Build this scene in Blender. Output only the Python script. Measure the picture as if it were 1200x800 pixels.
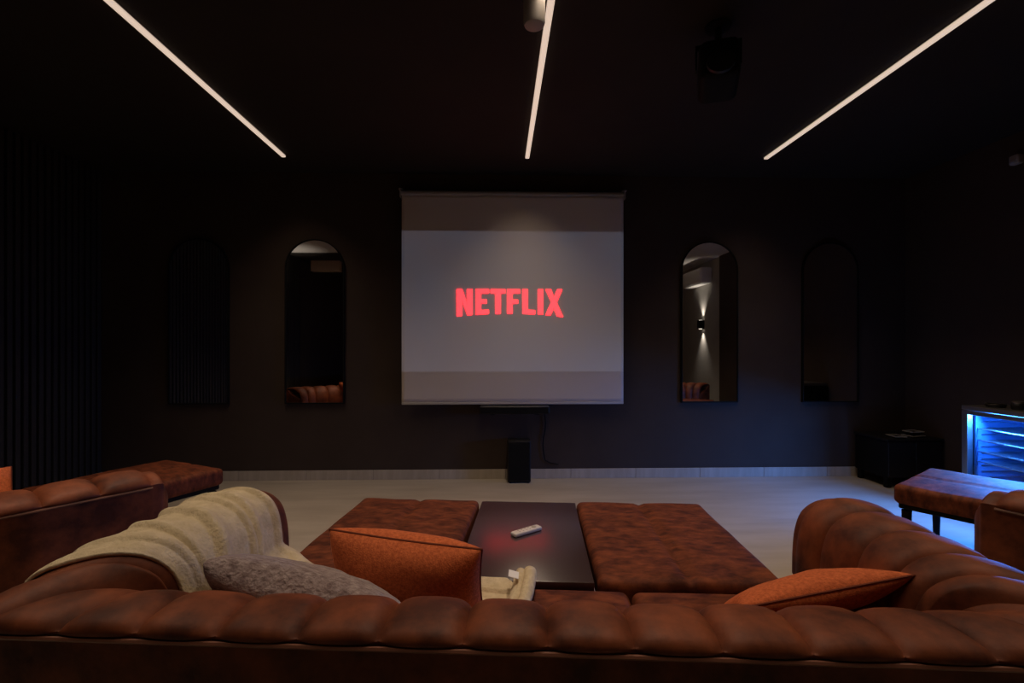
import bpy, bmesh, math, random
from mathutils import Vector, Matrix, noise

random.seed(7)
for o in list(bpy.data.objects):
    bpy.data.objects.remove(o, do_unlink=True)
scene = bpy.context.scene
col = scene.collection
PI = math.pi

# ------------------------------------------------------------------ camera
FPX, CAMH, YAW = 560.0, 1.2, math.atan(16 / 560.0)
cam = bpy.data.cameras.new('camera')
cam.sensor_width = 36.0
cam.lens = 36.0 * FPX / 1200.0
cam.shift_y = 7 / 1200.0
cam.clip_start = 0.02
cam_o = bpy.data.objects.new('camera', cam)
col.objects.link(cam_o)
cam_o.location = (0, 0, CAMH)
cam_o.rotation_euler = (PI / 2, 0, -YAW)
scene.camera = cam_o

# ------------------------------------------------------------------ world, exposure
world = bpy.data.worlds.new('world')
scene.world = world
world.use_nodes = True
world.node_tree.nodes['Background'].inputs[0].default_value = (1.0, 0.8, 0.7, 1)
world.node_tree.nodes['Background'].inputs[1].default_value = 0.0015
vs = scene.view_settings
vs.view_transform = 'Standard'
vs.look = 'None'
vs.gamma = 1.0
vs.use_curve_mapping = False
vs.exposure = 0.0

# light levels
STRIP_W = 12.5         # watts of each ceiling strip's beam
STRIP_SPREAD = 100.0
STRIP_COL = (1.0, 0.77, 0.56)
SCONCE_W = 22.0
COOLER_W = 50.0

WALL_Y, WALL_L, WALL_R, CEIL, REAR = 4.38, -3.565, 3.82, 2.78, -3.0

# ------------------------------------------------------------------ helpers
def tag(o, label=None, cat=None, group=None, kind=None):
    if label: o['label'] = label
    if cat: o['category'] = cat
    if group: o['group'] = group
    if kind: o['kind'] = kind
    return o

def empty(name, loc=(0, 0, 0), rz=0.0):
    o = bpy.data.objects.new(name, None)
    o.empty_display_size = 0.1
    col.objects.link(o)
    o.location = loc
    o.rotation_euler = (0, 0, rz)
    return o

def link_mesh(name, me, mat, parent=None, loc=(0, 0, 0), rot=(0, 0, 0)):
    o = bpy.data.objects.new(name, me)
    col.objects.link(o)
    if mat is not None and len(me.materials) == 0:
        me.materials.append(mat)
    if parent: o.parent = parent
    o.location = loc
    o.rotation_euler = rot
    return o

def obj(name, vf, mat, parent=None, loc=(0, 0, 0), rot=(0, 0, 0), smooth=True, angle=40):
    v, f = vf
    me = bpy.data.meshes.new(name)
    me.from_pydata([tuple(p) for p in v], [], f)
    bm = bmesh.new(); bm.from_mesh(me)
    bmesh.ops.remove_doubles(bm, verts=bm.verts, dist=1e-6)
    bmesh.ops.recalc_face_normals(bm, faces=bm.faces)
    if smooth:
        lim = math.radians(angle)
        for fc in bm.faces: fc.smooth = True
        for e in bm.edges:
            if len(e.link_faces) == 2 and e.calc_face_angle(0) > lim: e.smooth = False
    bm.to_mesh(me); bm.free()
    return link_mesh(name, me, mat, parent, loc, rot)

def copy_tree(o, parent=None):
    c = o.copy(); col.objects.link(c); c.parent = parent
    for ch in list(o.children): copy_tree(ch, c)
    return c

def join(*vfs):
    V, F = [], []
    for v, f in vfs:
        b = len(V); V += [tuple(p) for p in v]; F += [[i + b for i in fc] for fc in f]
    return V, F

def box(x0, x1, y0, y1, z0, z1, bev=0.0, seg=2):
    bm = bmesh.new()
    bmesh.ops.create_cube(bm, size=1)
    for v in bm.verts:
        v.co = Vector((x0 + (v.co.x + .5) * (x1 - x0), y0 + (v.co.y + .5) * (y1 - y0), z0 + (v.co.z + .5) * (z1 - z0)))
    if bev > 0:
        bmesh.ops.bevel(bm, geom=list(bm.edges), offset=bev, segments=seg, profile=0.5, affect='EDGES')
    bm.verts.index_update()
    r = ([v.co.copy() for v in bm.verts], [[v.index for v in f.verts] for f in bm.faces])
    bm.free()
    return r

def xf(vf, M):
    return [M @ Vector(p) for p in vf[0]], vf[1]

def rbox(hx, hy, hz, r, n=14, puff=0.0, creases=(), crease_d=0.012, wob=0.0, seed=0.0):
    """soft cushion centred on the origin"""
    def ax(h):
        e = [-h + r * (1 - math.cos(a * PI / 2 / 4)) for a in range(4)]
        m = [-(h - r) + 2 * (h - r) * i / n for i in range(n + 1)]
        return e + m + [-q for q in reversed(e)]
    X, Y, Z = ax(hx), ax(hy), ax(hz)
    idx, V, F = {}, [], []
    def vert(p):
        k = (round(p[0], 6), round(p[1], 6), round(p[2], 6))
        if k in idx: return idx[k]
        q = [max(-(h - r), min(h - r, c)) for c, h in zip(p, (hx, hy, hz))]
        d = Vector([a - b for a, b in zip(p, q)])
        co = Vector(q) + (d.normalized() * r if d.length > 1e-9 else d)
        u, w = co.x / hx, co.y / hy
        if puff:
            co.z += math.copysign(1, co.z) * puff * (1 - abs(u) ** 3) * (1 - abs(w) ** 3) if abs(co.z) > hz * .5 else 0
        for c in creases:
            if co.z > 0: co.z -= crease_d * math.exp(-((co.x - c) / 0.016) ** 2)
        if wob:
            co.z += wob * noise.noise(Vector((co.x * 6 + seed, co.y * 6, 3.1))) if co.z > 0 else 0
        idx[k] = len(V); V.append(co); return idx[k]
    def face(A, B, fn, flip):
        for i in range(len(A) - 1):
            for j in range(len(B) - 1):
                q = [vert(fn(A[i], B[j])), vert(fn(A[i + 1], B[j])), vert(fn(A[i + 1], B[j + 1])), vert(fn(A[i], B[j + 1]))]
                F.append(q[::-1] if flip else q)
    face(X, Y, lambda a, b: (a, b, hz), False); face(X, Y, lambda a, b: (a, b, -hz), True)
    face(X, Z, lambda a, b: (a, -hy, b), False); face(X, Z, lambda a, b: (a, hy, b), True)
    face(Y, Z, lambda a, b: (-hx, a, b), True); face(Y, Z, lambda a, b: (hx, a, b), False)
    return V, F

def tube(pts, r, n=8, cap=True):
    pts = [Vector(p) for p in pts]
    V, F = [], []
    for i, p in enumerate(pts):
        t = (pts[min(i + 1, len(pts) - 1)] - pts[max(i - 1, 0)]).normalized()
        a = Vector((0, 0, 1)) if abs(t.z) < .9 else Vector((1, 0, 0))
        u = t.cross(a).normalized(); w = t.cross(u)
        for k in range(n):
            an = 2 * PI * k / n
            V.append(p + (u * math.cos(an) + w * math.sin(an)) * r)
    for i in range(len(pts) - 1):
        for k in range(n):
            F.append([i * n + k, i * n + (k + 1) % n, (i + 1) * n + (k + 1) % n, (i + 1) * n + k])
    if cap:
        F.append(list(range(n))[::-1]); F.append([(len(pts) - 1) * n + k for k in range(n)])
    return V, F

def lathe(prof, n=24):
    V, F = [], []
    for r, z in prof:
        for k in range(n):
            a = 2 * PI * k / n
            V.append((r * math.cos(a), r * math.sin(a), z))
    m = len(prof)
    for i in range(m - 1):
        for k in range(n):
            F.append([i * n + k, i * n + (k + 1) % n, (i + 1) * n + (k + 1) % n, (i + 1) * n + k])
    F.append(list(range(n))[::-1]); F.append([(m - 1) * n + k for k in range(n)])
    return V, F

def prism_xz(poly, y0, y1):
    """polygon in x,z extruded in y"""
    n = len(poly)
    V = [(x, y0, z) for x, z in poly] + [(x, y1, z) for x, z in poly]
    F = [list(range(n)), [n + i for i in range(n)][::-1]]
    for i in range(n):
        F.append([i, (i + 1) % n, n + (i + 1) % n, n + i])
    return V, F

# ------------------------------------------------------------------ materials
def mat_new(name):
    m = bpy.data.materials.new(name)
    m.use_nodes = True
    nt = m.node_tree
    return m, nt, nt.nodes['Principled BSDF']

def plain(name, c, rough=0.5, metal=0.0, spec=0.5, emit=None, es=0.0):
    m, nt, b = mat_new(name)
    b.inputs['Base Color'].default_value = (*c, 1)
    b.inputs['Roughness'].default_value = rough
    b.inputs['Metallic'].default_value = metal
    b.inputs['Specular IOR Level'].default_value = spec
    if emit:
        b.inputs['Emission Color'].default_value = (*emit, 1)
        b.inputs['Emission Strength'].default_value = es
    return m

def noisy(name, c0, c1, scale=8.0, rough=0.6, bump=0.1, bscale=60.0, detail=5.0, spec=0.4, lo=.35, hi=.65, stretch=(1, 1, 1), sheen=0.0, bdist=0.004):
    m, nt, b = mat_new(name)
    N, L = nt.nodes, nt.links
    tc = N.new('ShaderNodeTexCoord')
    mp = N.new('ShaderNodeMapping'); mp.inputs['Scale'].default_value = stretch
    L.new(tc.outputs['Object'], mp.inputs['Vector'])
    n1 = N.new('ShaderNodeTexNoise'); n1.inputs['Scale'].default_value = scale; n1.inputs['Detail'].default_value = detail
    n1.inputs['Roughness'].default_value = 0.6
    L.new(mp.outputs[0], n1.inputs['Vector'])
    r = N.new('ShaderNodeValToRGB')
    r.color_ramp.elements[0].position = lo; r.color_ramp.elements[0].color = (*c0, 1)
    r.color_ramp.elements[1].position = hi; r.color_ramp.elements[1].color = (*c1, 1)
    L.new(n1.outputs['Fac'], r.inputs['Fac']); L.new(r.outputs['Color'], b.inputs['Base Color'])
    b.inputs['Roughness'].default_value = rough
    b.inputs['Specular IOR Level'].default_value = spec
    if sheen:
        b.inputs['Sheen Weight'].default_value = sheen
        b.inputs['Sheen Roughness'].default_value = 0.5
    if bump:
        n2 = N.new('ShaderNodeTexNoise'); n2.inputs['Scale'].default_value = bscale; n2.inputs['Detail'].default_value = 6
        L.new(mp.outputs[0], n2.inputs['Vector'])
        bp = N.new('ShaderNodeBump'); bp.inputs['Strength'].default_value = bump; bp.inputs['Distance'].default_value = bdist
        L.new(n2.outputs['Fac'], bp.inputs['Height']); L.new(bp.outputs[0], b.inputs['Normal'])
    return m

M = {}
M['leather'] = noisy('brown_leather', (.070, .016, .006), (.275, .072, .025), 8.0, .60, .35, 38, 9, .35, .36, .68)
M['ottoman'] = noisy('brown_suede_leather', (.060, .0125, .005), (.215, .055, .020), 15.0, .68, .3, 30, 9, .2, .36, .70, (1, 1.9, 1))
M['piping'] = plain('piping_leather', (.20, .08, .05), .45)
M['blanket'] = noisy('beige_fleece', (.56, .46, .30), (.70, .59, .40), 30, .95, .8, 110, 6, .1, .35, .7, bdist=.006)
M['orange'] = noisy('orange_weave', (.46, .10, .032), (.72, .185, .065), 120, .85, .6, 260, 4, .2, .32, .68, bdist=.003)
M['orange_dark'] = plain('orange_seam', (.17, .035, .012), .9)
M['lavender'] = noisy('lavender_plush', (.26, .19, .19), (.52, .42, .41), 45, .95, .9, 90, 6, .1, .35, .7, (1, 3, 1), sheen=.3, bdist=.01)
M['wall'] = noisy('black_paint', (.048, .033, .026), (.056, .039, .031), 3, .75, .05, 80, 3, .25)
M['wall_grey'] = noisy('grey_plaster', (.30, .29, .27), (.36, .35, .33), 2, .8, .05, 80)
M['slat'] = noisy('black_slat', (.022, .020, .018), (.038, .034, .030), 6, .55, .1, 40, 5, .35, stretch=(1, 1, .1))
M['slat_gap'] = plain('slat_backing', (.012, .011, .010), .9, spec=.1)
M['ceil'] = noisy('black_ceiling', (.024, .020, .018), (.028, .024, .021), 3, .8, .04, 90, 3, .2)
M['ceil_pale'] = plain('pale_ceiling', (.55, .53, .50), .9, spec=.1)
M['floor'] = noisy('beige_porcelain', (.36, .305, .24), (.47, .41, .335), 2.2, .38, .02, 50, 6, .45, .3, .7, (.6, 3.0, 1))
M['tile'] = noisy('skirting_tile', (.40, .34, .27), (.50, .44, .36), 5, .35, .02, 50, 5, .45, stretch=(3, 1, .4))
M['grout'] = plain('grout', (.16, .13, .11), .9)
M['black'] = plain('black_plastic', (.010, .010, .011), .45, spec=.3)
M['matte'] = plain('matte_black', (.006, .006, .006), .7, spec=.15)
M['steel'] = plain('brushed_steel', (.42, .42, .43), .35, 1.0)
M['dark_steel'] = plain('dark_steel', (.30, .28, .27), .45, 1.0)
M['alu'] = plain('aluminium', (.55, .55, .55), .45, 1.0)
M['mirror'] = plain('mirror_glass', (.82, .82, .82), .015, 1.0)
M['table'] = plain('dark_lacquer', (.034, .013, .016), .29, spec=1.0)
M['table'].node_tree.nodes['Principled BSDF'].inputs['IOR'].default_value = 1.75
M['remote'] = plain('pale_plastic', (.62, .58, .57), .4)
M['button'] = plain('dark_button', (.15, .14, .14), .5)
M['white'] = plain('white_plastic', (.70, .70, .68), .4)
M['greyp'] = plain('grey_plastic', (.33, .31, .29), .5)
M['tagw'] = plain('white_tag', (.82, .80, .76), .8)
M['diffuser'] = plain('led_diffuser', (.8, .75, .7), .6, emit=(1.0, .77, .60), es=.66)
M['logo'] = plain('projected_red', (.30, .30, .30), .9, spec=.0, emit=(1.0, .017, .024), es=4.2)
M['blue_led'] = plain('blue_led', (.2, .5, .9), .5, emit=(.03, .36, 1.0), es=3.0)
M['lamp_glow'] = plain('lamp_lens', (.9, .85, .8), .5, emit=(1.0, .86, .70), es=4.0)
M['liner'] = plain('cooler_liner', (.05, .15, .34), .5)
M['wire'] = plain('chrome_wire', (.40, .43, .48), .4, 1.0)

def glass_mat():
    m, nt, b = mat_new('door_glass')
    N, L = nt.nodes, nt.links
    out = N['Material Output']
    tr = N.new('ShaderNodeBsdfTransparent'); tr.inputs[0].default_value = (.93, .96, .98, 1)
    gl = N.new('ShaderNodeBsdfGlossy'); gl.inputs['Roughness'].default_value = .02
    mx = N.new('ShaderNodeMixShader'); mx.inputs[0].default_value = .05
    L.new(tr.outputs[0], mx.inputs[1]); L.new(gl.outputs[0], mx.inputs[2]); L.new(mx.outputs[0], out.inputs['Surface'])
    return m
M['glass'] = glass_mat()

def screen_mat(z_lo, z_hi):
    """white fabric; between z_lo and z_hi (object space) the projected grey-blue picture adds light"""
    m, nt, b = mat_new('screen_fabric')
    N, L = nt.nodes, nt.links
    b.inputs['Base Color'].default_value = (.62, .56, .53, 1)
    b.inputs['Roughness'].default_value = .9
    b.inputs['Specular IOR Level'].default_value = .1
    tc = N.new('ShaderNodeTexCoord'); sp = N.new('ShaderNodeSeparateXYZ')
    L.new(tc.outputs['Object'], sp.inputs[0])
    a = N.new('ShaderNodeMapRange'); a.inputs[1].default_value = z_lo - .006; a.inputs[2].default_value = z_lo + .006
    c = N.new('ShaderNodeMapRange'); c.inputs[1].default_value = z_hi + .006; c.inputs[2].default_value = z_hi - .006
    L.new(sp.outputs['Z'], a.inputs[0]); L.new(sp.outputs['Z'], c.inputs[0])
    mk = N.new('ShaderNodeMath'); mk.operation = 'MULTIPLY'
    L.new(a.outputs[0], mk.inputs[0]); L.new(c.outputs[0], mk.inputs[1])
    n = N.new('ShaderNodeTexNoise'); n.inputs['Scale'].default_value = 1.6; n.inputs['Detail'].default_value = 2
    L.new(tc.outputs['Object'], n.inputs['Vector'])
    r = N.new('ShaderNodeValToRGB')
    r.color_ramp.elements[0].position = .35; r.color_ramp.elements[0].color = (.026, .032, .046, 1)
    r.color_ramp.elements[1].position = .65; r.color_ramp.elements[1].color = (.030, .028, .036, 1)
    L.new(n.outputs['Fac'], r.inputs['Fac'])
    L.new(r.outputs['Color'], b.inputs['Emission Color']); L.new(mk.outputs[0], b.inputs['Emission Strength'])
    return m

# ------------------------------------------------------------------ the room
def struct(name, vf, mat, **k):
    o = obj(name, vf, mat, smooth=False, **k)
    o['kind'] = 'structure'
    return o

XL, XR = -5.2, 5.2
struct('floor', box(XL, XR, REAR - .1, WALL_Y + .1, -.1, 0), M['floor'])
struct('ceiling', box(XL, XR, 1.75, WALL_Y + .1, CEIL, CEIL + .1), M['ceil'])
struct('ceiling_rear', box(0, XR, REAR - .1, 1.75, CEIL, CEIL + .1), M['ceil_pale'])
struct('ceiling_rear_left', box(XL, 0, .66, 1.75, CEIL, CEIL + .1), M['ceil_pale'])
struct('ceiling_rear_dark', box(XL, 0, REAR - .1, .66, CEIL, CEIL + .1), M['ceil'])
struct('wall_back', box(WALL_L - .1, WALL_R + .1, WALL_Y, WALL_Y + .1, 0, CEIL), M['wall'])
struct('wall_right', box(WALL_R, WALL_R + .1, .56, WALL_Y, 0, CEIL), M['wall'])
struct('wall_right_rear', box(WALL_R + .03, WALL_R + .13, REAR, .56, 0, CEIL), M['wall_grey'])
struct('wall_rear', box(XL, XR, REAR - .1, REAR, 0, CEIL), M['wall'])
struct('wall_left_rear', box(WALL_L - .1, WALL_L, REAR, 0.0, 0, CEIL), M['wall'])
wl = struct('wall_left', box(WALL_L - .1, WALL_L, 0.0, WALL_Y, 0, CEIL), M['slat_gap'])
# vertical slats, one by one, on the left wall
slat0 = None
y, k = WALL_Y - .03, 0
while y > 0.05:
    if slat0 is None:
        slat0 = obj('slat', box(0, .024, -.019, .019, .09, CEIL - .002, .003, 1), M['slat'], wl, smooth=False)
        s = slat0
    else:
        s = slat0.copy(); col.objects.link(s)
    s.location = (WALL_L, y, 0)
    y -= .06
# skirting of separate tiles
bb = struct('baseboard_back', box(WALL_L + .03, WALL_R, WALL_Y - .008, WALL_Y, 0, .086), M['grout'])
x = WALL_L + .03
t0 = None
while x < WALL_R - .05:
    w = min(.60, WALL_R - x)
    if abs(w - .60) < 1e-6:
        if t0 is None:
            t0 = obj('tile', box(.0015, .5985, -.012, -.004, 0, .087, .0015, 1), M['tile'], bb, smooth=False); t = t0
        else:
            t = t0.copy(); col.objects.link(t)
    else:
        t = obj('tile', box(.0015, w - .0015, -.012, -.004, 0, .087, .0015, 1), M['tile'], bb, smooth=False)
    t.location = (x, WALL_Y, 0)
    x += .60
struct('baseboard_left', box(WALL_L, WALL_L + .028, 0, WALL_Y, 0, .087, .002, 1), M['tile'])
struct('trim_1', box(WALL_L + .16, WALL_L + .67, -.20, -.06, CEIL - .19, CEIL), plain('beige_bulkhead', (.50, .38, .26), .8))

# ------------------------------------------------------------------ ceiling light strips
def strip(x, y1, label):
    y0 = .55
    t = empty('ceiling_light_strip', (x, (y0 + y1) / 2, CEIL))
    tag(t, label, 'ceiling light', 'light strips along the ceiling')
    h = (y1 - y0) / 2
    obj('housing', box(-.018, .018, -h, h, -.005, 0), M['alu'], t, smooth=False)
    obj('diffuser', box(-.0165, .0165, -h + .002, h - .002, -.020, -.0045, .005, 3), M['diffuser'], t)
    ld = bpy.data.lights.new('strip_light', 'AREA')
    ld.shape = 'RECTANGLE'; ld.size = .030; ld.size_y = 2 * h - .02
    ld.energy = STRIP_W; ld.color = STRIP_COL; ld.spread = math.radians(STRIP_SPREAD)
    lo = bpy.data.objects.new('strip_light', ld); col.objects.link(lo)
    lo.parent = t; lo.location = (0, 0, -.022)
    return t
strip(-1.762, 3.98, 'straight warm light strip on the ceiling nearest the slatted wall')
strip(.239, 3.95, 'straight warm light strip on the ceiling leading towards the projection screen')
strip(2.220, 3.91, 'straight warm light strip on the ceiling on the glass door cooler side')

# ------------------------------------------------------------------ arched mirrors
def arch(w, h, n=28, ins=0.0):
    r = w / 2 - ins
    pts = [(-r, ins), (r, ins)]
    zc = h - w / 2
    for i in range(n + 1):
        a = PI * i / n
        pts.append((r * math.cos(a), zc + r * math.sin(a)))
    return pts

def make_mirror():
    t = empty('arched_mirror')
    w, h = .53, 1.485
    po, pi_ = arch(w, h), arch(w, h, ins=.010)
    n = len(po)
    V = [(x, -.026, z) for x, z in po] + [(x, -.026, z) for x, z in pi_] + [(x, 0, z) for x, z in po] + [(x, -.008, z) for x, z in pi_]
    F = []
    for i in range(n):
        j = (i + 1) % n
        F += [[i, j, n + j, n + i], [i, 2 * n + i, 2 * n + j, j], [n + i, n + j, 3 * n + j, 3 * n + i]]
    obj('frame', (V, F), M['matte'], t)
    obj('glass', prism_xz(arch(w, h, ins=.009), -.018, -.001), M['mirror'], t, smooth=False)
    return t
mir = make_mirror()
ML = [(-2.685, 'black framed arched wall mirror standing dark nearest the slatted wall'),
      (-1.657, 'black framed arched wall mirror beside the screen, reflecting a dark leather sofa'),
      (1.952, 'black framed arched wall mirror beside the screen, reflecting a lit wall lamp'),
      (3.089, 'black framed arched wall mirror standing dark above the low black cabinet side')]
for i, (x, lb) in enumerate(ML):
    m_ = mir if i == 0 else copy_tree(mir)
    m_.location = (x, WALL_Y - .001, .692)
    tag(m_, lb, 'mirror', 'arched mirrors on the black wall')

# ------------------------------------------------------------------ projection screen
SX0, SX1, SZ0, SZ1, SY = -.862, 1.130, .690, 2.572, 4.29
scr = empty('projection_screen', ((SX0 + SX1) / 2, SY, 0))
tag(scr, 'pull down projection screen showing a red wordmark on grey', 'screen')
hw = (SX1 - SX0) / 2
V, F = [], []
nx, nz = 60, 50
def scr_y(x, z):
    return .006 * noise.noise(Vector((x * 2.6, z * .9, 1.7))) + .003 * noise.noise(Vector((x * 6 + z * 2, z * 2, 5)))
for j in range(nz + 1):
    for i in range(nx + 1):
        x = -hw + 2 * hw * i / nx; z = SZ0 + .02 + (SZ1 - SZ0 - .02) * j / nz
        V.append((x, scr_y(x, z), z))
for j in range(nz):
    for i in range(nx):
        a = j * (nx + 1) + i
        F.append([a, a + 1, a + nx + 2, a + nx + 1])
fab = obj('fabric', (V, F), screen_mat(.984, 2.243), scr)
sm = fab.modifiers.new('thickness', 'SOLIDIFY'); sm.thickness = .0015; sm.offset = 1
obj('roller', xf(tube([(-hw - .004, 0, 0), (hw + .004, 0, 0)], .028, 20), Matrix.Translation((0, .02, SZ1 + .006))), plain('roller_fabric', (.34, .32, .31), .7), scr)
obj('bottom_bar', box(-hw, hw, -.009, .009, SZ0, SZ0 + .022, .004, 2), plain('bar_pale', (.46, .44, .42), .6), scr)
for s in (-1, 1):
    obj('bracket', join(box(s * (hw + .012) - .006, s * (hw + .012) + .006, -.012, .085, SZ1 - .03, SZ1 + .05, .002, 1),
                        box(s * (hw + .012) - .02, s * (hw + .012) + .02, .0, .085, SZ1 + .04, SZ1 + .05, .002, 1)), M['greyp'], scr, smooth=False)
# the red letters: outlines in pixels of 1/130.6 m from the word's top left corner
LET = {
 'N': (0, [(0, 0), (6.2, 0), (12.0, 17.8), (12.0, 0), (18.2, 0), (18.2, 30.0), (12.4, 30.5), (6.0, 12.5), (6.0, 31.2), (0, 32.0)]),
 'E': (22.2, [(0, 0), (15.2, 0), (15.2, 4.8), (6, 4.8), (6, 12), (12.6, 12), (12.6, 16.6), (6, 16.6), (6, 24.6), (15.2, 24.0), (15.2, 28.9), (0, 29.9)]),
 'T': (39.8, [(0, 0), (16.8, 0), (16.8, 4.8), (11.4, 4.8), (11.4, 28.7), (5.4, 28.9), (5.4, 4.8), (0, 4.8)]),
 'F': (59.0, [(0, 0), (14.8, 0), (14.8, 4.8), (6, 4.8), (6, 12.2), (12.6, 12.2), (12.6, 16.8), (6, 16.8), (6, 28.6), (0, 28.6)]),
 'L': (77.0, [(0, 0), (6, 0), (6, 24.2), (14.6, 24.5), (14.6, 29.3), (0, 28.7)]),
 'I': (95.0, [(0, 0), (6, 0), (6, 29.6), (0, 29.2)]),
 'X': (104.0, [(0, 0), (6.4, 0), (10.0, 9.6), (13.8, 0), (19.8, 0), (12.9, 15.4), (20.6, 32.4), (13.6, 31.4), (9.7, 22.0), (5.8, 30.6), (0, 30.2), (6.8, 14.8)]),
}
PXM = 1 / 130.6
lx0, lz0 = -.372 - (SX0 + SX1) / 2, 1.722
for ch, (ox, poly) in LET.items():
    P = [(lx0 + (ox + a) * PXM, lz0 - b * PXM) for a, b in poly]
    yy = min(scr_y(a, b) for a, b in P)
    obj('letter', prism_xz(P, yy - .0045, yy - .0022), M['logo'], scr, smooth=False)

# sound bar, its cable and the subwoofer
sb = empty('sound_bar', (.147, WALL_Y, .56))
tag(sb, 'long black sound bar on a wall bracket under the projection screen', 'sound bar')
obj('body', box(-.315, .315, -.115, -.012, .045, .112, .012, 3), M['black'], sb)
obj('top_panel', box(-.305, .305, -.108, -.02, .1105, .114, .001, 1), M['greyp'], sb)
obj('grille', box(-.30, .30, -.1165, -.112, .052, .104, .002, 1), M['matte'], sb)
for s in (-.2, .2):
    obj('wall_bracket', box(s - .02, s + .02, -.10, 0, .036, .046, .002, 1), M['matte'], sb, smooth=False)
cb = obj('power_cable', tube([(.42 + .012 * math.sin(i * .5), WALL_Y - .014 - (.004 if i % 2 else 0), .60 - .49 * i / 16) if i < 15 else (.43 + .04 * (i - 14), WALL_Y - .018, .60 - .49 * 14.6 / 16 - .008 * (i - 14)) for i in range(18)], .0045, 8), M['matte'])
tag(cb, 'thin black cable hanging down the wall below the sound bar', 'cable')
sw = empty('subwoofer', (.185, 4.30, 0))
tag(sw, 'small upright black subwoofer box on the floor below the screen', 'speaker')
obj('cabinet', box(-.102, .102, -.085, .065, .012, .375, .008, 3), M['black'], sw)
obj('front_grille', box(-.092, .092, -.089, -.084, .03, .36, .002, 1), M['matte'], sw, smooth=False)
for sx in (-1, 1):
    for sy in (-.06, .045):
        obj('foot', xf(lathe([(.012, 0), (.014, .004), (.013, .013)], 12), Matrix.Translation((sx * .08, sy, 0))), M['black'], sw)

# ------------------------------------------------------------------ channel tufted sofas
RC, TIN, FAN = .10, .26, .42
SUB = 4                                   # steps between two profile points
PB = [(0, .620), (-.004, .630), (.016, .645), (.07, .650), (.11, .645), (.15, .628), (.19, .594), (.215, .54), (.225, .47), (.23, .38)]
PA = [(0, .620), (-.004, .632), (.022, .653), (.085, .668), (.145, .668), (.195, .650), (.235, .610), (.257, .545), (.265, .47), (.267, .38)]
def path_len(W, L): return 2 * (L - RC) + PI * RC + (W - 2 * RC)
def path(s, W, L):
    """outer point, vector per metre of inward offset, arm weight; the inner line is mitred at the corners"""
    S = path_len(W, L)
    mir = s > S / 2
    if mir: s = S - s
    a, q = L - RC, PI * RC / 2
    def inn(t):                       # outer distance from the corner -> inner distance
        return t if t > FAN else TIN + (FAN - TIN) * (t - RC) / (FAN - RC)
    if s < a:
        y = L - s
        p = Vector((-W / 2, y)); i = Vector((-W / 2 + TIN, inn(y))); wa = 1.0
    elif s < a + q:
        an = PI + (s - a) / RC
        p = Vector((-W / 2 + RC, RC)) + Vector((math.cos(an), math.sin(an))) * RC
        i = Vector((-W / 2 + TIN, TIN)); wa = 1 - (s - a) / q
    else:
        x = RC + s - a - q
        p = Vector((-W / 2 + x, 0)); i = Vector((-W / 2 + inn(x), TIN)); wa = 0.0
    n = (i - p) / TIN
    if mir:
        p.x, n.x = -p.x, -n.x
    return p, n, wa

def prof(wa):
    wa = wa * wa * (3 - 2 * wa)
    base = [Vector((a[0] * (1 - wa) + b[0] * wa, a[1] * (1 - wa) + b[1] * wa)) for a, b in zip(PB, PA)]
    out = []
    nb = len(base)
    for i in range(nb - 1):
        p0, p1_, p2_, p3_ = base[max(i - 1, 0)], base[i], base[i + 1], base[min(i + 2, nb - 1)]
        for k in range(SUB):
            t = k / SUB
            out.append(0.5 * (2 * p1_ + (p2_ - p0) * t + (2 * p0 - 5 * p1_ + 4 * p2_ - p3_) * t * t + (3 * p1_ - p0 - 3 * p2_ + p3_) * t ** 3))
    out.append(base[-1])
    nrm = []
    for i in range(len(out)):
        t = (out[min(i + 1, len(out) - 1)] - out[max(i - 1, 0)]).normalized()
        nrm.append(Vector((-t.y, t.x)))
    return out, nrm

def roll_point(s, W, L, j, disp=0.0):
    c, n, wa = path(s, W, L)
    P, Nn = prof(wa)
    p = P[j] + Nn[j] * disp
    return Vector((c.x + n.x * p.x, c.y + n.y * p.x, p.y))
NP = SUB * (len(PB) - 1) + 1

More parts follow.
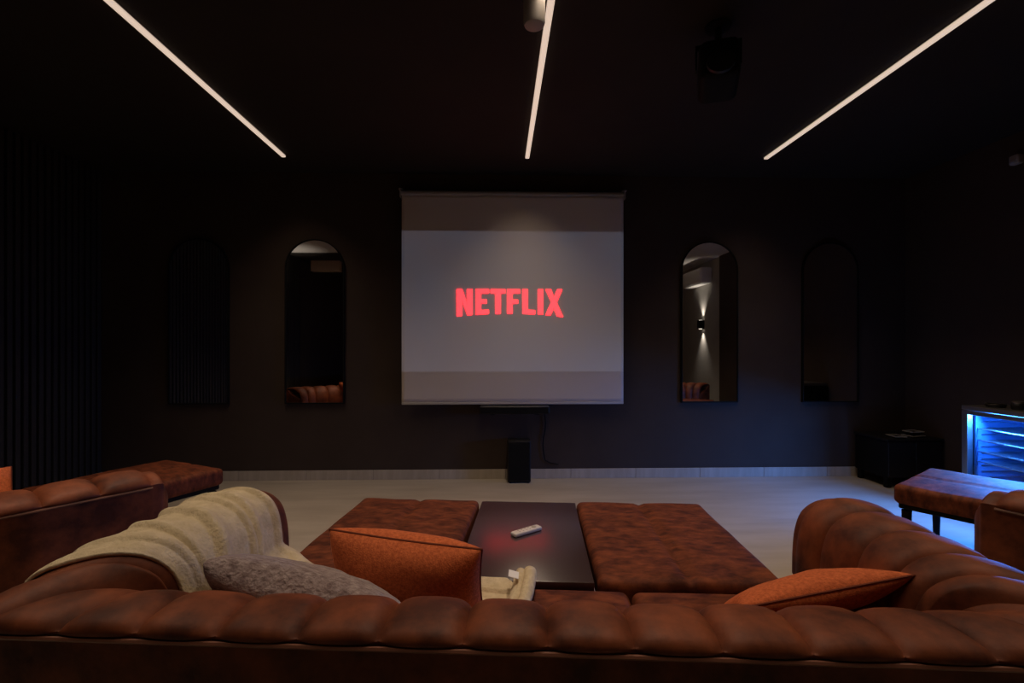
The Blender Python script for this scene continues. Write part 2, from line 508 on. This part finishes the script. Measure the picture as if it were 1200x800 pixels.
def make_sofa(name, W, L, n_chan, n_seat, seat_front, phase=0.0, one_arm=0):
    root = empty(name)
    S = path_len(W, L)
    # base shell swept along the U
    sec = [(.0, .05), (.0, .612), (.006, .616), (.03, .612), (.06, .56), (.19, .50), (.20, .36), (.20, .05)]
    s_a, s_b = 0.0, S
    if one_arm == 1: s_a = L + .05            # no arm on the left
    if one_arm == -1: s_b = S - L - .05
    ss = [s_a + (s_b - s_a) * i / 120 for i in range(121)]
    V, F = [], []
    m = len(sec)
    for s in ss:
        c, n, wa = path(s, W, L)
        k = 1 + .25 * wa
        for o_, z in sec:
            V.append((c.x + n.x * o_ * k, c.y + n.y * o_ * k, z))
    for i in range(len(ss) - 1):
        for j in range(m):
            F.append([i * m + j, i * m + (j + 1) % m, (i + 1) * m + (j + 1) % m, (i + 1) * m + j])
    F.append(list(range(m))); F.append([120 * m + j for j in range(m)][::-1])
    obj('base', (V, F), M['leather'], root)
    obj('piping', tube([(*(path(s, W, L)[0] - path(s, W, L)[1] * .007), .617) for s in ss], .0048, 6), M['piping'], root)
    # one mesh for each padded channel
    pitch = (s_b - s_a) / n_chan
    cuts = [s_a] + [s_a + pitch * i + phase for i in range(1, n_chan)] + [s_b]
    K = 14
    for ci in range(n_chan):
        V, F = [], []
        rows = []
        for k in range(K + 1):
            f = .5 - .5 * math.cos(PI * k / K) if k not in (0, K) else k / K
            b = 1 - abs(2 * f - 1) ** 5
            rows.append((cuts[ci] + f * (cuts[ci + 1] - cuts[ci]), b, f))
        for s, b, f in rows:
            se = min(max(s, 1e-5), S - 1e-5)
            for j in range(NP):
                w = min(1, j / (1.5 * SUB))                       # the pleat closes at the piping
                d = (-.012 + .018 * b + .004 * (1 - (2 * f - 1) ** 2)) * (.15 + .85 * w)
                p = roll_point(se, W, L, j, d)
                p.z += .004 * noise.noise(p * 7) * w
                V.append(p)
        nr = len(rows)
        # rounded ends of the arms
        def dome(at_start):
            ring0 = [Vector(v) for v in (V[:NP] if at_start else V[(nr - 1) * NP:nr * NP])]
            se = 1e-5 if at_start else S - 1e-5
            c, n, wa = path(se, W, L)
            ctr = Vector((c.x + n.x * .135, c.y + n.y * .135, .40))
            idx0 = [j if at_start else (nr - 1) * NP + j for j in range(NP)]
            out0 = Vector((c.x, c.y, .40))
            ring0 = [out0] + ring0
            V.append(out0); prev = [len(V) - 1] + idx0
            for q in range(1, 15):
                t = math.sin(q / 14 * PI / 2)
                sc = (1 - t ** 2.6) ** (1 / 2.6) if t < 1 else 0.02
                cur = []
                for j in range(NP + 1):
                    p = ctr + (ring0[j] - ctr) * sc
                    p.z = ctr.z + (ring0[j].z - ctr.z) * sc
                    p.y += .085 * t + .016 * math.sin(min(1, t * 2) * PI)
                    cur.append(len(V)); V.append(p)
                for j in range(NP):
                    F.append([prev[j], prev[j + 1], cur[j + 1], cur[j]])
                prev = cur
        for i in range(nr - 1):
            for j in range(NP - 1):
                a = i * NP + j
                F.append([a, a + 1, a + NP + 1, a + NP])
        if ci == 0 and one_arm != 1: dome(True)
        if ci == n_chan - 1 and one_arm != -1: dome(False)
        obj('channel_cushion', (V, F), M['leather'], root, angle=80)
    # arm fronts below the rolled ends
    for sgn in (-1, 1):
        if sgn == -one_arm: continue
        x0, x1 = sorted((sgn * (W / 2 - .008), sgn * (W / 2 - .25)))
        obj('arm_front', box(x0, x1, L - .05, L + .055, .05, .47, .03, 4), M['leather'], root)
    # seat deck, seat cushions
    xa = -W / 2 + (.272 if one_arm != 1 else .02)
    xb = W / 2 - (.272 if one_arm != -1 else .02)
    obj('seat_deck', box(xa + .03, xb - .03, .21, seat_front - .03, .06, .295, .01, 2), M['leather'], root)
    sw_ = (xb - xa) / n_seat
    y0 = .225
    for i in range(n_seat):
        cx = xa + sw_ * (i + .5)
        obj('seat_cushion', xf(rbox(sw_ / 2 - .003, (seat_front - y0) / 2, .068, .03, 10, .008), Matrix.Translation((cx, (y0 + seat_front) / 2, .355))), M['ottoman'], root)
    for sx in (-1, 1):
        for yy in (.12, L - .06):
            obj('leg', xf(lathe([(.018, 0), (.024, .052)], 10), Matrix.Translation((sx * (W / 2 - .13), yy, 0))), M['matte'], root)
    return root

SOFA_O, SOFA_R = Vector((.065, .914)), math.radians(-4.5)
CW, CL = 2.38, .83
sofa = make_sofa('channel_sofa', CW, CL, 24, 3, .64, .03)
sofa.location = (SOFA_O.x, SOFA_O.y, 0); sofa.rotation_euler.z = SOFA_R
tag(sofa, 'brown leather channel tufted sofa with a beige throw and cushions on it', 'sofa', 'brown leather sofas')

SW_, SL_ = 1.30, .83
A_L, A_R = math.radians(-37), math.radians(26)
def sofa_from_corner(o, P, ang, sx):
    R = Matrix.Rotation(ang, 2)
    q = R @ Vector((sx * SW_ / 2, SL_ + .05))
    o.location = (P[0] - q.x, P[1] - q.y, 0); o.rotation_euler.z = ang
sofa_l = make_sofa('channel_sofa', SW_, SL_, 12, 2, .64, 0, 1)
sofa_r = make_sofa('channel_sofa', SW_, SL_, 12, 2, .64, 0, -1)
sofa_from_corner(sofa_l, (-1.41, 2.071), A_L, 1)
sofa_from_corner(sofa_r, (1.777, 1.725), A_R, -1)
tag(sofa_l, 'brown leather channel tufted sofa angled beside the slatted wall', 'sofa', 'brown leather sofas')
tag(sofa_r, 'brown leather channel tufted sofa angled beside the blue lit cooler', 'sofa', 'brown leather sofas')

# ------------------------------------------------------------------ ottomans
def make_ottoman(w, l, label, loc, rz, top=.44):
    t = empty('ottoman', (*loc, 0), rz)
    tag(t, label, 'ottoman', 'brown leather ottomans')
    th = .105
    obj('cushion', xf(rbox(w / 2, l / 2, th / 2, .028, 22, .006, (0.0,), .010, .006, loc[0] * 3), Matrix.Translation((0, 0, top - th / 2 - .004))), M['ottoman'], t)
    obj('frame', box(-w / 2 + .02, w / 2 - .02, -l / 2 + .02, l / 2 - .02, top - th - .03, top - th + .01, .006, 1), M['matte'], t, smooth=False)
    for sx in (-1, 1):
        for sy in (-1, 1):
            obj('leg', xf(lathe([(.016, 0), (.024, top - th - .04)], 12), Matrix.Translation((sx * (w / 2 - .05), sy * (l / 2 - .05), 0))), M['matte'], t)
    return t
make_ottoman(.60, .84, 'brown suede leather ottoman beside the dark table, on the slatted wall side', (-.435, 2.02), math.radians(-6))
make_ottoman(.61, .81, 'brown suede leather ottoman beside the dark table, on the cooler side', (.662, 1.945), math.radians(-4))
def ott_at(corner, sx, w, l, ang, label):
    R = Matrix.Rotation(ang, 2)
    q = R @ Vector((sx * w / 2, l / 2))
    return make_ottoman(w, l, label, (corner[0] - q.x, corner[1] - q.y), ang)
ott_at((-1.735, 3.085), 1, .60, .76, A_L + math.radians(11), 'brown leather ottoman in front of the angled sofa by the slatted wall')
ott_at((2.203, 2.61), -1, .66, .76, A_R + math.radians(8), 'brown leather ottoman lit blue by the glass door cooler')

# ------------------------------------------------------------------ low table and remote
tb = empty('low_table', (.118, 2.005, 0), math.radians(-4.7))
tag(tb, 'low dark lacquered table with a pale remote, between two ottomans', 'table')
obj('top', box(-.235, .235, -.41, .41, .385, .420, .004, 2), M['table'], tb)
for sx in (-1, 1):
    obj('side_panel', box(sx * .215 - .014, sx * .215 + .014, -.40, .40, .0, .386, .002, 1), M['table'], tb, smooth=False)
obj('shelf', box(-.20, .20, -.39, .39, .10, .125, .002, 1), M['table'], tb, smooth=False)
rm = empty('remote_control', (.118, 2.008, .420), math.radians(35 - 90))
tag(rm, 'small pale remote control lying on the dark table', 'remote')
obj('body', box(-.019, .019, -.072, .072, .001, .017, .006, 3), M['remote'], rm)
obj('button', xf(lathe([(.011, 0), (.011, .0015), (.009, .002)], 20), Matrix.Translation((0, .040, .0166))), M['greyp'], rm)
for i in range(4):
    for sx in (-1, 1):
        obj('button', box(sx * .007 - .003, sx * .007 + .003, .012 - .018 * i, .018 - .018 * i, .0165, .0182, .001, 1), M['greyp'], rm, smooth=False)

# ------------------------------------------------------------------ cushions
def pillow(name, w, h, t, mat, seam_mat, label, group=None, n=26, fuzz=0.0, pinch=.04, exp=.42):
    root = empty(name)
    tag(root, label, 'cushion', group)
    def pt(u, v, s):
        x = w / 2 * u * (1 - pinch * (1 - v * v))
        y = h / 2 * v * (1 - pinch * (1 - u * u))
        b = max(0, (1 - u * u) * (1 - v * v)) ** exp
        z = s * t / 2 * b
        q = Vector((x, y, z))
        z += s * .008 * b * noise.noise(q * 11 + Vector((s, 2, 0)))
        if fuzz: z += s * fuzz * b * noise.noise(q * 60)
        return (x, y, z)
    V, F = [], []
    g = [math.sin(-PI / 2 + PI * i / n) for i in range(n + 1)]
    for s in (1, -1):
        b0 = len(V)
        for v in g:
            for u in g: V.append(pt(u, v, s))
        for j in range(n):
            for i in range(n):
                a = b0 + j * (n + 1) + i
                q = [a, a + 1, a + n + 2, a + n + 1]
                F.append(q if s > 0 else q[::-1])
    obj('cover', (V, F), mat, root, angle=180)
    if seam_mat:
        ring = [pt(u, -1, 1) for u in g] + [pt(1, v, 1) for v in g[1:]] + [pt(u, 1, 1) for u in reversed(g[:-1])] + [pt(-1, v, 1) for v in reversed(g[:-1])]
        obj('seam', tube(ring, .0032, 6), seam_mat, root)
    return root

def place(o, origin, xdir, ydir):
    """local x along xdir, local y (height of the cushion) roughly along ydir"""
    X = Vector(xdir).normalized(); Z = X.cross(Vector(ydir)).normalized(); Y = Z.cross(X)
    Mx = Matrix((X, Y, Z)).transposed()
    o.location = origin; o.rotation_euler = Mx.to_euler()

p1 = pillow('throw_pillow', .45, .25, .19, M['orange'], M['orange_dark'], 'burnt orange woven cushion standing upright on the beige throw', 'orange cushions')
place(p1, (-.262, 1.385, .548), (.97, -.20, -.055), (-.03, -.34, .94))
p2 = pillow('throw_pillow', .44, .28, .11, M['orange'], M['orange_dark'], 'burnt orange woven cushion lying alone against the bare leather arm', 'orange cushions')
place(p2, (.850, 1.30, .512), (.975, -.05, .20), (0, -.84, .54))
p3 = pillow('plush_pillow', .50, .29, .16, M['lavender'], None, 'lavender grey plush cushion lying beside the beige throw', None, 34, .004, .03, .33)
place(p3, (-.480, 1.262, .532), (.97, -.07, -.23), (0, -.75, .66))
p4 = pillow('throw_pillow', .42, .34, .15, M['orange'], M['orange_dark'], 'burnt orange woven cushion on the sofa by the slatted wall', 'orange cushions')
place(p4, (-2.105, 1.85, .555), (.60, .80, 0), (-.45, .30, .85))

# ------------------------------------------------------------------ beige throw over the arm and along the seat
S_C = path_len(CW, CL)
NU = 110
V, F = [], []
cols = []
RIDGE = [(.00, .045, .020, .12), (.13, .040, .026, .30), (.22, .030, .022, .20), (.41, .060, .034, .40), (.63, .045, .030, .50), (.80, .07, .016, .10)]
def fold(u, v):
    w = v + .025 * noise.noise(Vector((u * 2.2, v * 2, 7)))
    d = .004
    for vk, wk, ak, sk in RIDGE:
        x = (w - vk - sk * (u - .4)) / wk
        d += ak * (.28 + .75 * max(0, min(1.2, u))) * (math.exp(-x * x) if x < 0 else math.exp(-(x * 3.5) ** 2))
    d += .010 * noise.noise(Vector((u * 2.5, v * 5, 4))) + .004 * noise.noise(Vector((u * 9, v * 14, 9)))
    edge = min(1.0, (1 - v) / .06)
    return max(.002, d * (.25 + .75 * edge))
arm_js = list(range(NP))
rows = []
for iv in range(NU + 1):
    v = iv / NU
    s = .07 + (.665 - .07) * v
    row = []
    # outer hanging flap
    for i in range(6):
        c, n, wa = path(s, CW, CL)
        z = .40 + .20 * i / 5
        f_ = fold(-.3 + i * .05, v) * .8 + .004
        row.append(Vector((c.x - n.x * f_, c.y - n.y * f_, z)))
    for j in arm_js[2:-5]:
        u = j / NP
        row.append(roll_point(s, CW, CL, j, .010 + fold(u, v)))
    rows.append(row)
last = [r[-1].copy() for r in rows]
XE = -.085
nseat = 34
for iv, row in enumerate(rows):
    v = iv / NU
    st = last[iv]
    ty = .655 - .32 * v
    for i in range(1, nseat + 1):
        u = i / nseat
        e = u * u * (3 - 2 * u) if u < 1 else 1
        x = st.x + .03 + (XE + .035 * math.sin(v * 7) - st.x - .03) * u
        k = min(1, u * 3.2); k = k * k * (3 - 2 * k)
        yv = st.y + (ty - st.y) * k
        zt = .438 + .5 * fold(1 + u * 2, v)
        kz = min(1, u * 8); kz = math.sin(kz * PI / 2)
        row.append(Vector((x, yv, st.z + (zt - st.z) * kz)))
nc = len(rows[0])
for r in rows: V += r
for i in range(NU):
    for j in range(nc - 1):
        a = i * nc + j
        F.append([a, a + 1, a + nc + 1, a + nc])
thr = empty('throw_blanket', (SOFA_O.x, SOFA_O.y, 0), SOFA_R)
tag(thr, 'beige fleece throw draped over the sofa arm and across the seat', 'blanket')
cl = obj('cloth', (V, F), M['blanket'], thr, angle=180)
md = cl.modifiers.new('thickness', 'SOLIDIFY'); md.thickness = .010; md.offset = 0
md = cl.modifiers.new('smooth', 'SUBSURF'); md.levels = 1; md.render_levels = 1
# doubled edge at the free end, rolled into two loops, and its care tag
for k, (xx, rr, zz) in enumerate(((-.078, .017, .462), (-.048, .021, .466))):
    Vv, Ff = [], []
    nt_, ny_ = 26, 14
    for iy in range(ny_ + 1):
        yy = .345 + .305 * iy / ny_
        for it in range(nt_ + 1):
            a = it / nt_ * 2 * PI * 1.6
            r_ = rr * (1 - .38 * it / nt_) * (1 + .12 * noise.noise(Vector((yy * 14, a, k))))
            Vv.append((xx + r_ * math.cos(a + PI) + .035 * math.sin((yy - .34) * 5), yy, zz + r_ * math.sin(a + PI)))
    for iy in range(ny_):
        for it in range(nt_):
            q = iy * (nt_ + 1) + it
            Ff.append([q, q + 1, q + nt_ + 2, q + nt_ + 1])
    e_ = obj('rolled_edge', (Vv, Ff), M['blanket'], thr, angle=180)
    md = e_.modifiers.new('thickness', 'SOLIDIFY'); md.thickness = .006; md.offset = 0
tg = obj('care_tag', xf(box(-.016, .016, -.022, .022, -.0008, .0008), Matrix.Translation((-.062, .56, .499)) @ Matrix.Rotation(.25, 4, 'Y')), M['tagw'], thr, smooth=False)
tg['label'] = 'white care tag'

# ------------------------------------------------------------------ glass door cooler
CX0, CX1, CY0, CY1, CH = 3.30, 3.79, 2.60, 3.315, .79
ck = empty('bottle_cooler', ((CX0 + CX1) / 2, (CY0 + CY1) / 2, 0))
tag(ck, 'glass door drinks cooler glowing blue inside against the black wall', 'cooler')
hx, hy = (CX1 - CX0) / 2, (CY1 - CY0) / 2
obj('side_panel', box(-hx + .05, hx, hy - .03, hy, .03, CH - .03, .002, 1), M['matte'], ck, smooth=False)
obj('side_panel', box(-hx + .05, hx, -hy, -hy + .03, .03, CH - .03, .002, 1), M['matte'], ck, smooth=False)
obj('back_panel', box(hx - .03, hx, -hy + .03, hy - .03, .03, CH - .03), M['matte'], ck, smooth=False)
obj('top_panel', box(-hx, hx, -hy, hy, CH - .03, CH, .004, 2), M['dark_steel'], ck, smooth=False)
obj('plinth', box(-hx + .05, hx, -hy + .03, hy - .03, .03, .13, .002, 1), M['matte'], ck, smooth=False)
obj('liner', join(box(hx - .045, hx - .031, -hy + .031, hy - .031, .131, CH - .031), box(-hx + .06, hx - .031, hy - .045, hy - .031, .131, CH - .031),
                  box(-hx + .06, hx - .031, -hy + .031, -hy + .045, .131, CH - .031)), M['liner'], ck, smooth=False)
dr = obj('door', join(box(-hx, -hx + .04, hy - .045, hy - .001, .04, CH - .034, .004, 2), box(-hx, -hx + .04, -hy + .001, -hy + .045, .04, CH - .034, .004, 2),
                      box(-hx, -hx + .04, -hy + .045, hy - .045, CH - .062, CH - .034, .003, 1), box(-hx, -hx + .04, -hy + .045, hy - .045, .04, .10, .003, 1)), M['steel'], ck, smooth=False)
obj('glass', box(-hx + .014, -hx + .022, -hy + .045, hy - .045, .10, CH - .062), M['glass'], dr, smooth=False)
obj('handle', join(tube([(-hx - .03, -hy + .03, .25), (-hx - .03, -hy + .03, .65)], .008, 10), tube([(-hx - .03, -hy + .03, .28), (-hx, -hy + .03, .28)], .006, 8),
                   tube([(-hx - .03, -hy + .03, .62), (-hx, -hy + .03, .62)], .006, 8)), M['steel'], dr)
for z in (.24, .40, .47, .55, .63):
    sh = obj('shelf', join(tube([(-hx + .075, -hy + .05, z), (-hx + .075, hy - .05, z)], .0045, 8), tube([(hx - .06, -hy + .05, z), (hx - .06, hy - .05, z)], .0045, 8),
                           *[tube([(-hx + .075 + .0, -hy + .07 + i * (2 * hy - .14) / 22, z), (hx - .06, -hy + .07 + i * (2 * hy - .14) / 22, z)], .002, 5) for i in range(23)]), M['wire'], ck)
for i in range(12):
    obj('shelf_support', box(-hx + .10, hx - .08, hy - .052, hy - .0455, .20 + .043 * i, .205 + .043 * i), M['wire'], ck, smooth=False)
for sx in (-1, 1):
    for sy in (-1, 1):
        obj('foot', xf(lathe([(.018, 0), (.02, .032)], 12), Matrix.Translation((sx * (hx - .08), sy * (hy - .06), 0))), M['black'], ck)
led = obj('light_tube', tube([(0.02, -hy + .12, CH - .042), (0.02, hy - .12, CH - .042)], .009, 10), M['blue_led'], ck)
led['label'] = 'glowing blue light tube'
ld = bpy.data.lights.new('cooler_light', 'AREA'); ld.shape = 'RECTANGLE'; ld.size = .06; ld.size_y = .45
ld.energy = COOLER_W; ld.color = (.045, .26, 1.0)
lo = bpy.data.objects.new('cooler_light', ld); col.objects.link(lo); lo.parent = ck
lo.location = (-.155, 0, CH - .066); lo.rotation_euler = (0, math.radians(56), 0)
# small things on top of the cooler
for i, (yy, kind) in enumerate(((3.19, 0), (3.05, 1))):
    if kind == 0:
        o_ = empty('glass_ashtray', (3.42, yy, CH)); tag(o_, 'flat dark dish on top of the glass door cooler', 'dish')
        obj('bowl', lathe([(.045, 0), (.05, .004), (.055, .022), (.050, .023), (.044, .008)], 24), M['black'], o_)
        obj('rim', xf(lathe([(.0555, .0), (.0565, .0025), (.049, .0025), (.049, 0)], 24), Matrix.Translation((0, 0, .0215))), M['dark_steel'], o_)
    else:
        o_ = empty('small_jar', (3.42, yy, CH)); tag(o_, 'small dark lidded jar on top of the glass door cooler', 'jar')
        obj('body', lathe([(.028, 0), (.033, .006), (.034, .034), (.028, .042)], 24), M['black'], o_)
        obj('lid', xf(lathe([(.030, 0), (.031, .010), (.024, .014)], 24), Matrix.Translation((0, 0, .042))), M['dark_steel'], o_)

# ------------------------------------------------------------------ low black cabinet in the corner and trays on it
bn = empty('low_cabinet', (3.555, 4.13, 0))
tag(bn, 'low black cabinet on short legs in the dark corner beside the cooler', 'cabinet')
obj('body', box(-.24, .24, -.15, .22, .085, .40, .004, 1), M['matte'], bn, smooth=False)
obj('top', box(-.25, .25, -.16, .225, .40, .42, .003, 1), M['black'], bn, smooth=False)
for sx in (-1, 1):
    d_ = obj('door', box(sx * .12 - .115, sx * .12 + .115, -.158, -.150, .095, .39, .002, 1), M['black'], bn, smooth=False)
    obj('knob', xf(lathe([(.006, 0), (.009, .012), (.006, .016)], 12), Matrix.Translation((sx * .02, -.158, .26)) @ Matrix.Rotation(PI / 2, 4, 'X')), M['matte'], d_)
    for yy in (-.12, .18):
        obj('leg', box(sx * .215 - .02, sx * .215 + .02, yy - .02, yy + .02, 0, .086, .002, 1), M['matte'], bn, smooth=False)
def tray(x, y, z, rz, w, d, label):
    t = empty('glint_rim_tray', (x, y, z), rz)
    tag(t, label, 'tray', 'trays on the corner cabinet')
    obj('plate', box(-w / 2, w / 2, -d / 2, d / 2, 0, .008, .002, 1), M['black'], t, smooth=False)
    rim = [(-w / 2, -d / 2), (w / 2, -d / 2), (w / 2, d / 2), (-w / 2, d / 2), (-w / 2, -d / 2)]
    obj('rim', tube([(a, b, .014) for a, b in rim], .0045, 6), M['greyp'], t)  # pale grey rim paints in the glints along the tray edges
tray(3.62, 4.07, .42, .15, .13, .10, 'small tray with a painted glint rim on the corner cabinet, lower of two')
tray(3.62, 4.07, .455, .15, .12, .09, 'small tray with a painted glint rim on the corner cabinet, upper of two')
bx_ = empty('storage_box', (3.62, 4.07, .4385), .15); tag(bx_, 'small black box between two trays on the corner cabinet', 'box')
obj('body', box(-.04, .04, -.03, .03, 0, .012, .002, 1), M['matte'], bx_, smooth=False)
obj('lid', box(-.042, .042, -.032, .032, .012, .0165, .001, 1), M['black'], bx_, smooth=False)
tray(3.45, 4.05, .42, -.1, .09, .12, 'small tray with a painted glint rim alone at the edge of the corner cabinet')

# ------------------------------------------------------------------ ceiling fixtures
hd = empty('hanging_ceiling_device', (1.08, 2.32, CEIL), math.radians(-20))
tag(hd, 'bulky black device hung from the dark ceiling on a short bracket', 'ceiling device')
obj('mount_plate', xf(lathe([(.06, -.012), (.062, -.004), (.062, 0)], 24), Matrix.Identity(4)), M['matte'], hd)
obj('stem', tube([(0, 0, -.01), (0, 0, -.09)], .016, 12), M['matte'], hd)
obj('yoke', join(box(-.105, .105, -.02, .02, -.10, -.088, .003, 1), box(-.105, -.097, -.02, .02, -.21, -.09, .002, 1), box(.097, .105, -.02, .02, -.21, -.09, .002, 1)), M['matte'], hd, smooth=False)
obj('body', xf(rbox(.09, .11, .105, .035, 6), Matrix.Translation((0, 0, -.225)) @ Matrix.Rotation(math.radians(-14), 4, 'X')), M['matte'], hd)
obj('lens_ring', xf(lathe([(.055, 0), (.062, .004), (.062, .02), (.05, .022)], 28), Matrix.Translation((0, -.128, -.255)) @ Matrix.Rotation(math.radians(76), 4, 'X')), M['black'], hd)
cf = empty('ceiling_cylinder_fixture', (.152, 2.02, CEIL))
tag(cf, 'small pale grey cylinder hanging from the ceiling beside the light strip', 'ceiling fixture')
obj('body', lathe([(.030, -.222), (.041, -.218), (.046, -.205), (.046, -.07), (.040, -.06)], 28), M['greyp'], cf)
obj('stem', lathe([(.009, -.065), (.009, -.006)], 14), M['greyp'], cf)
obj('mount_plate', lathe([(.032, -.010), (.034, -.006), (.034, 0)], 24), M['greyp'], cf)
sn = empty('wall_sensor', (WALL_R, 3.395, 2.575))
tag(sn, 'small pale sensor high on the black wall above the cooler', 'sensor')
obj('body', box(-.05, 0, -.035, .035, -.035, .035, .012, 3), M['greyp'], sn)
obj('lens', box(-.055, -.045, -.02, .02, -.026, .004, .004, 2), M['greyp'], sn)

# ------------------------------------------------------------------ wall lamps and air conditioner (one lamp and the conditioner seen in the mirrors)
def sconce(loc, side, label):
    t = empty('wall_sconce', loc)
    tag(t, label, 'wall lamp', 'up and down wall lamps')
    s = side
    obj('body', box(min(0, s * .10), max(0, s * .10), -.05, .05, -.08, .08, .004, 1), M['matte'], t, smooth=False)
    for dz in (-1, 1):
        obj('lens', xf(lathe([(.03, 0), (.03, .003)], 20), Matrix.Translation((s * .055, 0, dz * .0815 - .0015))), M['lamp_glow'], t)
        sp = bpy.data.lights.new('sconce_light', 'SPOT')
        sp.energy = SCONCE_W; sp.color = (1.0, .86, .72); sp.spot_size = math.radians(75); sp.spot_blend = 1.0; sp.shadow_soft_size = .02
        so = bpy.data.objects.new('sconce_light', sp); col.objects.link(so); so.parent = t
        so.location = (s * .055, 0, dz * .095); so.rotation_euler = (0 if dz < 0 else PI, 0, 0)
sconce((WALL_R + .03, -.15, 1.63), -1, 'black up and down wall lamp on the grey wall, reflected beside the screen')
sconce((WALL_L + .024, .95, 1.63), 1, 'unseen black up and down wall lamp added on the black wall behind the seats')  # unseen second lamp, added for uplight and fill on the left
ac = empty('air_conditioner', (WALL_R + .03, -.2, 2.36))
tag(ac, 'white wall air conditioner above the wall lamp, seen in the mirror', 'air conditioner')
obj('body', box(-.21, 0, -.42, .42, 0, .29, .03, 4), M['white'], ac)
obj('louver', box(-.20, -.06, -.38, .38, -.006, .004, .002, 1), M['white'], ac, smooth=False)
obj('front_panel', box(-.216, -.205, -.40, .40, .06, .27, .004, 1), M['white'], ac, smooth=False)
